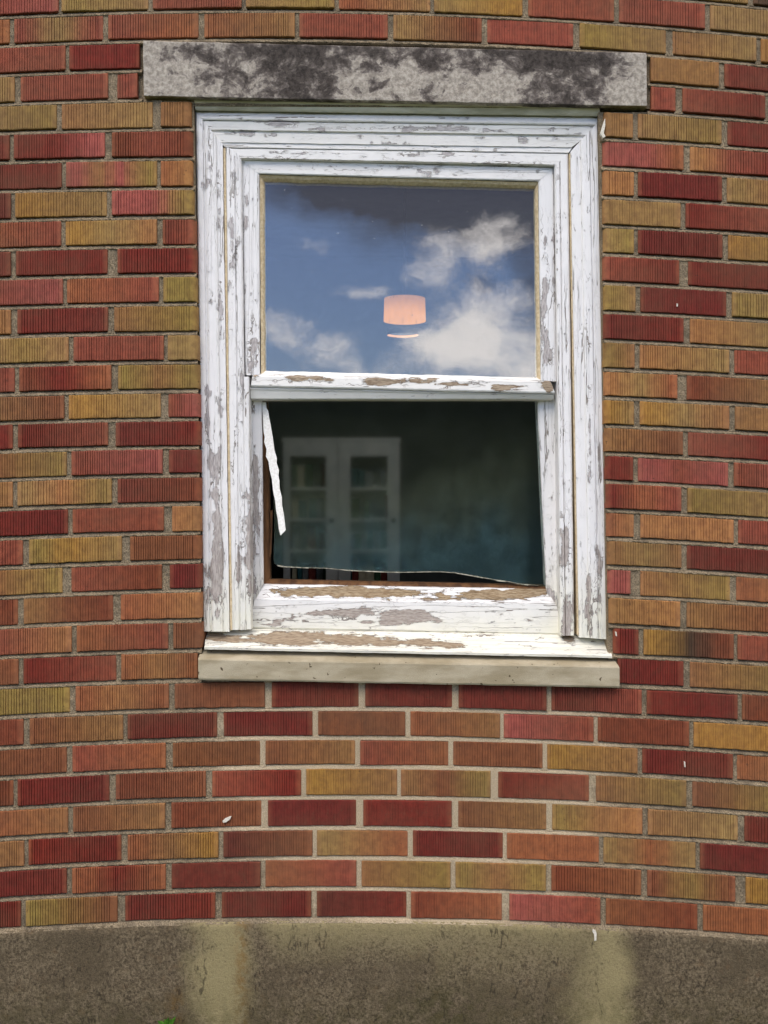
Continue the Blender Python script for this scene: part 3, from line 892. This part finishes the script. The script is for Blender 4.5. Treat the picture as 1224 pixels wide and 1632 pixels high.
# upper sash
us = empty('upper_sash', P(635, 617, .07) ); us.parent = win; us.location = Vector(P(635, 617, .07)) - win.location
def sash_line(A, B, d): return (A, B, d)
F_U = .066
loft('stile', [((385, 254), (391, 597), F_U + .006), ((386, 254), (392, 597), F_U + .001), ((388, 254), (394, 598), F_U), ((411, 258), (412, 597), F_U), ((413, 259), (414, 597), F_U + .002), ((414, 260), (415, 597), F_U + .012)], .110, PV, us, warm=.1)
loft('stile', [((857, 271), (861, 606), F_U + .012), ((858, 271), (862, 606), F_U + .002), ((860, 271), (864, 606), F_U), ((879, 268), (884, 608), F_U), ((881, 268), (886, 608), F_U + .001), ((882, 268), (887, 608), F_U + .006)], .1101, PV, us, warm=.1)
loft('top_rail', [((386, 253.5), (881, 267), F_U + .004), ((387, 255.5), (880, 269), F_U - .001), ((389, 258), (878, 271), F_U - .0012), ((410, 275), (860, 287), F_U - .0012), ((411, 277), (859, 289), F_U + .001), ((412, 278), (858, 290), F_U + .012)], .1102, PH, us, cream=.1)
loft('meeting_rail', [((404, 595), (874, 605), F_U + .012), ((404, 597), (874, 606.5), F_U + .001), ((402, 600), (878, 609), F_U - .003), ((400, 613.5), (884, 624.5), F_U - .004), ((399, 615.5), (884, 627), F_U - .002), ((399, 617), (884, 628), F_U + .003)], .1103, PH, us, warm=.85, cream=.25, wobble=.7)
loft('drip_strip', [((399, 617.5), (883, 628.5), F_U + .004), ((399, 619), (883, 629.2), F_U + .002), ((399, 623), (883, 631), F_U + .006), ((399.5, 635), (882, 635.5), F_U + .012), ((400, 637), (881, 637), F_U + .016)], .1104, PH, us, base=.05, cream=.3)
pl = loft('putty', [((414, 279), (416, 597), F_U + .006), ((418.5, 282), (420.5, 597), F_U + .012), ((421.5, 284), (423, 597), F_U + .02)], .099, PUTTY, us, wobble=.6)
loft('putty', [((857.5, 290), (861.5, 606), F_U + .006), ((854.5, 292), (858, 606), F_U + .012), ((852, 294), (855.5, 606), F_U + .02)], .0991, PUTTY, us, wobble=.6)
loft('putty', [((413, 278.5), (858, 290.3), F_U + .006), ((416, 284), (856, 295.5), F_U + .011), ((418, 289.5), (854, 300.5), F_U + .02)], .0992, PUTTY, us, wobble=.9)
loft('putty', [((415, 596.5), (862, 606.3), F_U + .005), ((417, 594), (860, 604), F_U + .012), ((419, 591), (858, 602), F_U + .02)], .0993, BEAD, us, wobble=.9)
def pane(name, pts, d, th, mats, parent):
    o = MB(); d = d + DOFF
    xz = [(P(x, y, d)[0], P(x, y, d)[2]) for x, y in pts]
    o.poly(xz, d, d + th)
    ob = o.build(name, mats, parent)
    if len(mats) > 1:
        for p in ob.data.polygons:
            if abs(p.normal.y) < .5: p.material_index = 1
    return ob
pane('glass_pane', [(408, 274), (866, 284), (868, 614), (408, 606)], F_U + .022, .003, [GLASS_U, GEDGE], us)

# lower sash, set further in
F_L = .105
ls = empty('lower_sash'); ls.parent = win; ls.location = Vector(P(640, 1000, F_L)) - win.location
loft('stile', [((394, 632), (396, 1000), F_L + .006), ((395, 632), (397, 1000), F_L), ((397, 632), (399, 1000), F_L), ((416, 632), (418.5, 931), F_L), ((417.5, 632), (420, 931), F_L + .003), ((418, 632), (420.5, 931), F_L + .020)], .150, PV, ls, warm=.25, cream=crm)
loft('stile', [((855.5, 632), (870, 940), F_L + .020), ((856, 632), (870.5, 940), F_L + .003), ((857.5, 632), (872, 940), F_L), ((884, 632), (890, 1006), F_L), ((888, 632), (894, 1006), F_L + .002)], .1501, PV, ls, warm=.1, cream=crm)
loft('bottom_rail', [((420, 930.5), (871, 938.5), F_L + .018), ((420, 932), (871, 940), F_L + .012), ((409, 953), (884, 961), F_L - .012), ((407, 955), (886, 963), F_L - .015), ((405, 958), (888, 966), F_L - .015),
      ((399, 999), (894, 1009), F_L - .016), ((398, 1001.5), (895, 1011.5), F_L - .013)], .1502, PH, ls, warm=lambda px, py: 1.0 if py < 957 else .45, cream=lambda px, py: min(max((py - 955) / 50, .1), 1), wobble=.6)
loft('glazing_rebate', [((418, 637), (420.5, 932), F_L + .021), ((421.5, 640), (424.5, 930), F_L + .021), ((424, 640), (427.5, 928), F_L + .026), ((427, 640), (431, 926), F_L + .03)], .152, BAREWOOD, ls)
loft('glazing_rebate', [((424, 923), (868, 932), F_L + .030), ((422, 927), (869, 935), F_L + .022), ((420.5, 931), (870, 939), F_L + .020)], .1521, BAREWOOD, ls)
# the broken pane: the left and lower edges are gone
edge = [(423, 630), (866, 630), (872, 937), (858, 932.5), (842, 931), (823, 928.5), (806, 925), (792, 923.5), (770, 919.5), (748, 915.5), (728, 912), (700, 910), (672, 910.5), (640, 911), (604, 910), (571, 908.6), (548, 907.5), (520, 904.5), (492, 904),
        (470, 902.8), (452, 902), (446, 899), (441, 900.5), (437.5, 898), (436, 890), (437, 862), (437.5, 826), (436, 790), (433, 740), (428, 690), (425, 655)]
gp = pane('glass_pane', edge, F_L + .020, .004, [GLASS_L, GEDGE], ls)
tag(gp, 'grey-green broken glass with its lower and left edges missing')
# painted glint: pale lip along the broken lower edge
lip = MB()
pth = [(442, 900.5), (452, 902.5), (470, 903.5), (492, 904.6), (520, 905.4), (548, 908), (571, 909.2), (604, 910.6), (640, 911.6), (672, 911.2), (700, 910.8), (728, 912.8), (748, 916.2), (770, 920.2), (792, 924.2), (806, 925.8), (823, 929.2), (842, 931.6), (858, 933)]
for (a, b) in zip(pth[:-1], pth[1:]):
    w0 = random.uniform(.6, 1.6) * (1.8 if 770 < a[0] < 800 or a[0] < 455 else 1)
    A = P(a[0], a[1], F_L + DOFF + .018); B = P(b[0], b[1], F_L + DOFF + .018); h = w0 * S
    i = len(lip.v)
    lip.v += [(A[0], A[1], A[2]), (B[0], B[1], B[2]), (B[0], B[1], B[2] - h), (A[0], A[1], A[2] - h), (A[0], A[1] + .004, A[2]), (B[0], B[1] + .004, B[2]), (B[0], B[1] + .004, B[2] - h), (A[0], A[1] + .004, A[2] - h)]
    lip.f += [tuple(i + k for k in q) for q in ((0, 3, 2, 1), (4, 5, 6, 7), (0, 1, 5, 4), (2, 3, 7, 6), (0, 4, 7, 3), (1, 2, 6, 5))]
lip.build('edge_glint', GEDGE, ls)
# splinter of wood standing in the gap on the left
sp = MB()
sp.poly([(P(x, y, F_L + DOFF + .026)[0], P(x, y, F_L + DOFF + .026)[2]) for x, y in [(430.5, 815), (434.5, 812), (434, 840), (432.5, 880), (430, 890), (428.5, 886), (431.5, 850)]], F_L + DOFF + .026, F_L + DOFF + .031)
sp.build('splinter', BAREWOOD, ls)

# strip of putty hanging across the corner of the lower sash
out_l = [(418, 641), (419.6, 670), (420.5, 688), (422.5, 697), (421.6, 705), (425.5, 716), (424.8, 728), (429, 736), (430.5, 748), (434.5, 764), (436.5, 782), (440, 799), (441.5, 812), (444.5, 828), (446, 842), (449, 853)]
out_r = [(457, 844.5), (453.5, 818), (451, 806), (450.3, 792), (446.5, 778), (446.4, 766), (444.5, 758), (445.5, 750), (441.5, 738), (442, 731), (438, 718), (435.5, 700), (432, 680), (428.8, 664), (427.6, 655), (424.5, 650), (423.5, 641)]
bd = MB()
bd.poly([(P(x, y, F_L + DOFF + .006)[0], P(x, y, F_L + DOFF + .006)[2]) for x, y in out_l + out_r], F_L + DOFF + .006, F_L + DOFF + .012)
bo = bd.build('putty_strip', BEAD)
# lean it outwards a little, hanging by its upper end
piv = Vector(P(421, 641, F_L + DOFF + .006))
for v in bo.data.vertices:
    v.co.y -= (piv.z - v.co.z) * .10
bo.data.update()
tag(bo, 'loose white putty strip hanging slantwise over the broken lower pane', 'putty strip')

# ------------------------------------------------------------------ paint flecks on the masonry
FLK = m_simple('dried_white_paint', (196, 188, 172), (222, 216, 202), 300, .6, .0005)
def fleck(pts, label, thick=.0025, d=-.004, name='paint_fleck'):
    mb = MB()
    mb.poly([(P(x, y, 0)[0], P(x, y, 0)[2]) for x, y in pts], d - thick, d + .003)
    o = mb.build(name, FLK)
    tag(o, label, 'paint fleck', 'white paint flecks on the masonry')
fleck([(944, 1480), (948.5, 1481.5), (950, 1486), (949.5, 1497), (946.5, 1497.5), (946, 1487), (943.5, 1483.5)], 'white hook shaped paint drip on the concrete foundation', d=-.005, name='paint_drip')
fleck([(355, 1308), (359, 1304), (365, 1301.5), (369, 1300.5), (367, 1305), (361, 1309.5), (356, 1310.5)], 'pale paint chip lodged on a mortar ledge below the left of the sill', d=-.002, name='paint_chip')
fleck([(1089.5, 1213), (1091.5, 1214), (1092, 1222), (1090.5, 1222)], 'thin white paint dash on a crimson brick below the right end of the sill', d=-.001)
fleck([(1078, 484), (1080, 484.5), (1079.6, 489), (1078.2, 488.4)], 'tiny white paint dot on a crimson brick right of the upper sash', d=-.001)
fleck([(956, 214), (961, 197), (963.5, 190), (964, 201), (961.5, 213), (964, 219), (960.5, 221)], 'curl of white caulk at the top right corner of the window opening', thick=.006, d=.0, name='caulk_curl')
fleck([(980, 1006), (982, 1007), (983, 1014), (981.2, 1013)], 'white paint dab on the brick beside the lower right window corner', d=-.001)

# ------------------------------------------------------------------ the room behind
RX0, RX1, RY0, RY1, RZ0, RZ1 = -2.3, 2.3, .141, 4.0, .35, 2.65
def struct(name, mb, m_):
    o = mb.build(name, m_); tag(o, kind='structure'); return o
struct('room_floor', MB().box(RX0, RX1, RY0, RY1, RZ0 - .1, RZ0), ROOMF)
struct('room_ceiling', MB().box(RX0, RX1, RY0, RY1, RZ1, RZ1 + .1), ROOMW)
rw = MB()
rw.box(RX0 - .1, RX0, RY0, RY1, RZ0 - .1, RZ1 + .1).box(RX1, RX1 + .1, RY0, RY1, RZ0 - .1, RZ1 + .1).box(RX0 - .1, RX1 + .1, RY1, RY1 + .1, RZ0 - .1, RZ1 + .1)
wl, wr, wt, wb_ = P(340, 0, .15)[0], P(948, 0, .15)[0], P(0, 200, .15)[2], P(0, 1000, .15)[2]
rw.box(RX0, wl, .142, .20, RZ0, RZ1).box(wr, RX1, .142, .20, RZ0, RZ1).box(wl, wr, .142, .20, wt, RZ1).box(wl, wr, .142, .20, RZ0, wb_)
struct('room_wall', rw, ROOMW)

# glass fronted cabinet against the far wall
CD = 3.35
def cx(px): return P(px, 0, CD)[0]
def cz(py): return P(0, py, CD)[2]
cab = empty('glass_cabinet', ((cx(452) + cx(637)) / 2, CD + .15, RZ0))
tag(cab, 'tall white cabinet with two glazed doors seen through the lower pane', 'cabinet')
cb = MB()
x0, x1, zt_ = cx(451), cx(637), cz(704)
cb.box(x0, x0 + .025, CD + .02, CD + .34, RZ0, zt_).box(x1 - .025, x1, CD + .02, CD + .34, RZ0, zt_)
cb.box(x0 + .025, x1 - .025, CD + .02, CD + .34, zt_ - .03, zt_).box(x0 + .025, x1 - .025, CD + .32, CD + .34, RZ0, zt_ - .03).box(x0 + .025, x1 - .025, CD + .02, CD + .32, RZ0, RZ0 + .1)
cb.build('carcass', CABW, cab)
MB().box(x0 - .004, x1 + .004, CD - .006, CD + .345, zt_ + .001, zt_ + .02).build('cornice', CABW, cab)
def door(a, b):
    d = MB()
    st = .062
    d.box(a, a + .035 if a < cx(500) else a + st, CD, CD + .019, RZ0 + .1, zt_).box(b - st, b, CD, CD + .019, RZ0 + .1, zt_)
    a2 = a + (.035 if a < cx(500) else st)
    d.box(a2, b - st, CD + .001, CD + .018, zt_ - .075, zt_).box(a2, b - st, CD + .001, CD + .018, RZ0 + .1, RZ0 + .18)
    for py in (779, 829, 879, 930):
        z = cz(py)
        d.box(a2, b - st, CD + .002, CD + .017, z - .006, z + .006)
    o = d.build('door', CABW, cab)
    k = MB().lathe(0, 0, [(0, 0), (.011, .001), (.014, .010), (.008, .02), (.006, .028)], 14)
    k.v = [(b - .03 + x, CD - z + .0, cz(829) + y) for (x, y, z) in k.v]
    k.build('knob', METAL, o)
mid = cx(539)
door(x0 + .002, mid - .002); door(mid + .002, x1 - .002)
shelves = [cz(779), cz(829), cz(879), cz(930)]
for z in shelves:
    MB().box(x0 + .026, x1 - .026, CD + .03, CD + .319, z - .008, z + .008).build('shelf', CABW, cab)
BOOKC = [m_simple('book_cloth_%s' % n_, a, b, 40, .8, .0005) for n_, a, b in
         [('teal', (40, 84, 92), (58, 104, 110)), ('red', (96, 40, 36), (120, 56, 50)), ('cream', (170, 164, 140), (190, 184, 160)), ('green', (44, 72, 50), (60, 90, 64)), ('grey', (110, 118, 122), (136, 144, 148))]]
for z in shelves:
    x = x0 + .04
    while x < x1 - .07:
        wdt = random.uniform(.022, .045); hgt = random.uniform(.08, .128)
        if abs(x + wdt / 2 - mid) < .03 or random.random() < .16:
            x += .04; continue
        k = random.randrange(5)
        b_ = MB()
        yb = CD + .08 + random.uniform(0, .03); zb_ = z + .0085
        b_.box(x, x + .003, yb, yb + .12, zb_, zb_ + hgt).box(x + wdt - .003, x + wdt, yb, yb + .12, zb_, zb_ + hgt)
        b_.box(x + .003, x + wdt - .003, yb - .002, yb + .004, zb_, zb_ + hgt).box(x + .003, x + wdt - .003, yb + .004, yb + .115, zb_ + .004, zb_ + hgt - .004)
        o = b_.build('book', BOOKC[k])
        tag(o, 'book standing upright on a shelf behind the glazed cabinet doors', 'book', 'books on the cabinet shelves')
        x += wdt + random.choice([.002, .002, .006, .02])

# hanging ceiling lamp, lit
LD = 2.3
lc = P(645, 493, LD)
lr = 33.5 * S * (D + LD) / D
lz0, lz1 = P(0, 512, LD)[2], P(0, 476, LD)[2]
lamp = empty('ceiling_lamp', (lc[0], LD, RZ1))
tag(lamp, 'lit drum shaded ceiling lamp glowing pink behind the upper pane', 'lamp')
sh = MB().lathe(lc[0], LD, [(lr, lz0), (lr * .985, (lz0 + lz1) / 2), (lr * .97, lz1), (lr * .965, lz1), (lr * .98, (lz0 + lz1) / 2), (lr * .992, lz0), (lr, lz0)], 144)
for i_, (x_, y_, z_) in enumerate(sh.v):                    # pleated cloth
    k_ = 1 + .004 * (1 if i_ % 4 < 2 else -1)
    sh.v[i_] = (lc[0] + (x_ - lc[0]) * k_, LD + (y_ - LD) * k_, z_)
sh.build('lamp_shade', SHADE, lamp)
MB().lathe(lc[0], LD, [(.001, lz1 - .004), (lr * .97, lz1 - .004), (lr * .97, lz1 - .010), (.001, lz1 - .010)], 32).build('lamp_plate', METAL, lamp)
zb0 = P(0, 534.5, LD)[2]
br = 25 * S * (D + LD) / D
MB().lathe(lc[0], LD, [(.006, lz1), (.006, RZ1 - .02), (.05, RZ1 - .018), (.05, RZ1)], 16).build('lamp_stem', METAL, lamp)
# open dark hoop hung under the shade, lit on its inside
for a_ in (.5, 2.6, 4.7):
    ax, ay = lc[0] - .008 + br * math.cos(a_), LD + br * math.sin(a_)
    MB().box(ax - .0004, ax + .0004, ay - .0004, ay + .0004, zb0 + .02, lz0 + .012).build('hanger', BLACKW, lamp)
MB().lathe(lc[0] - .008, LD, [(br, zb0), (br * 1.01, zb0), (br * 1.01, zb0 + .024), (br, zb0 + .024)], 48).build('lamp_hoop', BLACKW, lamp, True)
MB().lathe(lc[0] - .008, LD, [(br * .995, zb0 + .0003), (br * .995, zb0 + .010)], 48).build('lit_band', BULB, lamp, True)
lb = bpy.data.lights.new('lamp_light', 'POINT'); lb.energy = 4.5; lb.color = (1.0, .94, .90); lb.shadow_soft_size = .006
lbo = bpy.data.objects.new('lamp_light', lb); COL.objects.link(lbo); lbo.parent = lamp
lbo.location = Vector((lc[0], LD, zb0 - .012)) - lamp.location

# ------------------------------------------------------------------ outdoors: lawn to the horizon, trees opposite the window
gm, gt = mat('lawn')
p = gt.pos()
g1 = gt.noise(p, 3, 6, .65); g2 = gt.noise(p, 45, 4, .7)
gc = gt.mix(gt.ramp(g1, .35, .65), lin((48, 62, 30)), lin((86, 98, 48)))
gc = gt.mix(gt.ramp(g2, .4, .7, 0, .5), gc, lin((62, 54, 36)))
gt.out(gt.bsdf(gc, .95, gt.bump(g2, .03, .8), .1))
gr = MB()
gr.v = [(-600, -600, 0), (600, -600, 0), (600, 0.3, 0), (-600, .3, 0)]; gr.f = [(0, 1, 2, 3)]
go = link('ground', gr.v, gr.f, gm); tag(go, kind='structure')

LEAF = m_simple('dark_leaves', (24, 36, 20), (52, 70, 34), 2.5, .8, .01)
hedge = empty('hedge', (0, -19, 0))
tag(hedge, 'tall dark leafy hedge across the lawn, reflected in the window', 'hedge')
hv, hf = [], []
rg = random.Random(77)
def hedge_top(x): return 3.22 + .10 * mnoise.noise(Vector((x * .8, 1, 2))) + .09 * mnoise.noise(Vector((x * 2.6, 5, 2)))
for k in range(34000):
    x = rg.uniform(-11, 11); ht = hedge_top(x)
    if rg.random() < .35: o = Vector((x, -19 + rg.uniform(-.7, .7), ht + rg.uniform(-.2, .12)))
    else: o = Vector((x, -18.35 + rg.uniform(-.16, .16), rg.uniform(0, ht)))
    n_ = Vector((rg.uniform(-1, 1), rg.uniform(-.4, 1), rg.uniform(-.3, 1))).normalized()
    t_ = n_.orthogonal().normalized(); b_ = n_.cross(t_); s_ = rg.uniform(.05, .10)
    i = len(hv)
    hv += [tuple(o + t_ * s_), tuple(o + b_ * s_ * .55), tuple(o - t_ * s_), tuple(o - b_ * s_ * .55)]; hf.append((i, i + 1, i + 2, i + 3))
link('foliage', hv, hf, LEAF, hedge)
hc = MB()
xx = [-11 + .25 * i for i in range(89)]
hc.poly([(-11, 0)] + [(x, hedge_top(x) - .10) for x in xx] + [(11, 0)], -19.6, -18.45)
hc.build('branches', LEAF, hedge)

# weed at the foot of the foundation
wm = m_simple('weed_green', (60, 110, 30), (96, 146, 48), 80, .6, .0005)
wd_ = empty('weed', P(266, 1640, -.02))
tag(wd_, 'small green weed at the foot of the concrete foundation', 'weed')
for k in range(9):
    a = random.uniform(0, 6.28); ln_ = random.uniform(.018, .034); b0_ = Vector(P(266 + random.uniform(-9, 9), 1638, -.012))
    lf = MB(); tip = b0_ + Vector((math.cos(a) * ln_ * .6, -abs(math.sin(a)) * ln_ * .5, ln_))
    m_ = (b0_ + tip) / 2 + Vector((0, 0, .004)); s_ = Vector((.004, .001, 0))
    lf.v = [tuple(b0_), tuple(m_ - s_), tuple(tip), tuple(m_ + s_)]; lf.f = [(0, 1, 2, 3)]
    lf.build('leaf', wm, wd_)
print('bricks', nb, 'verts', len(bv))
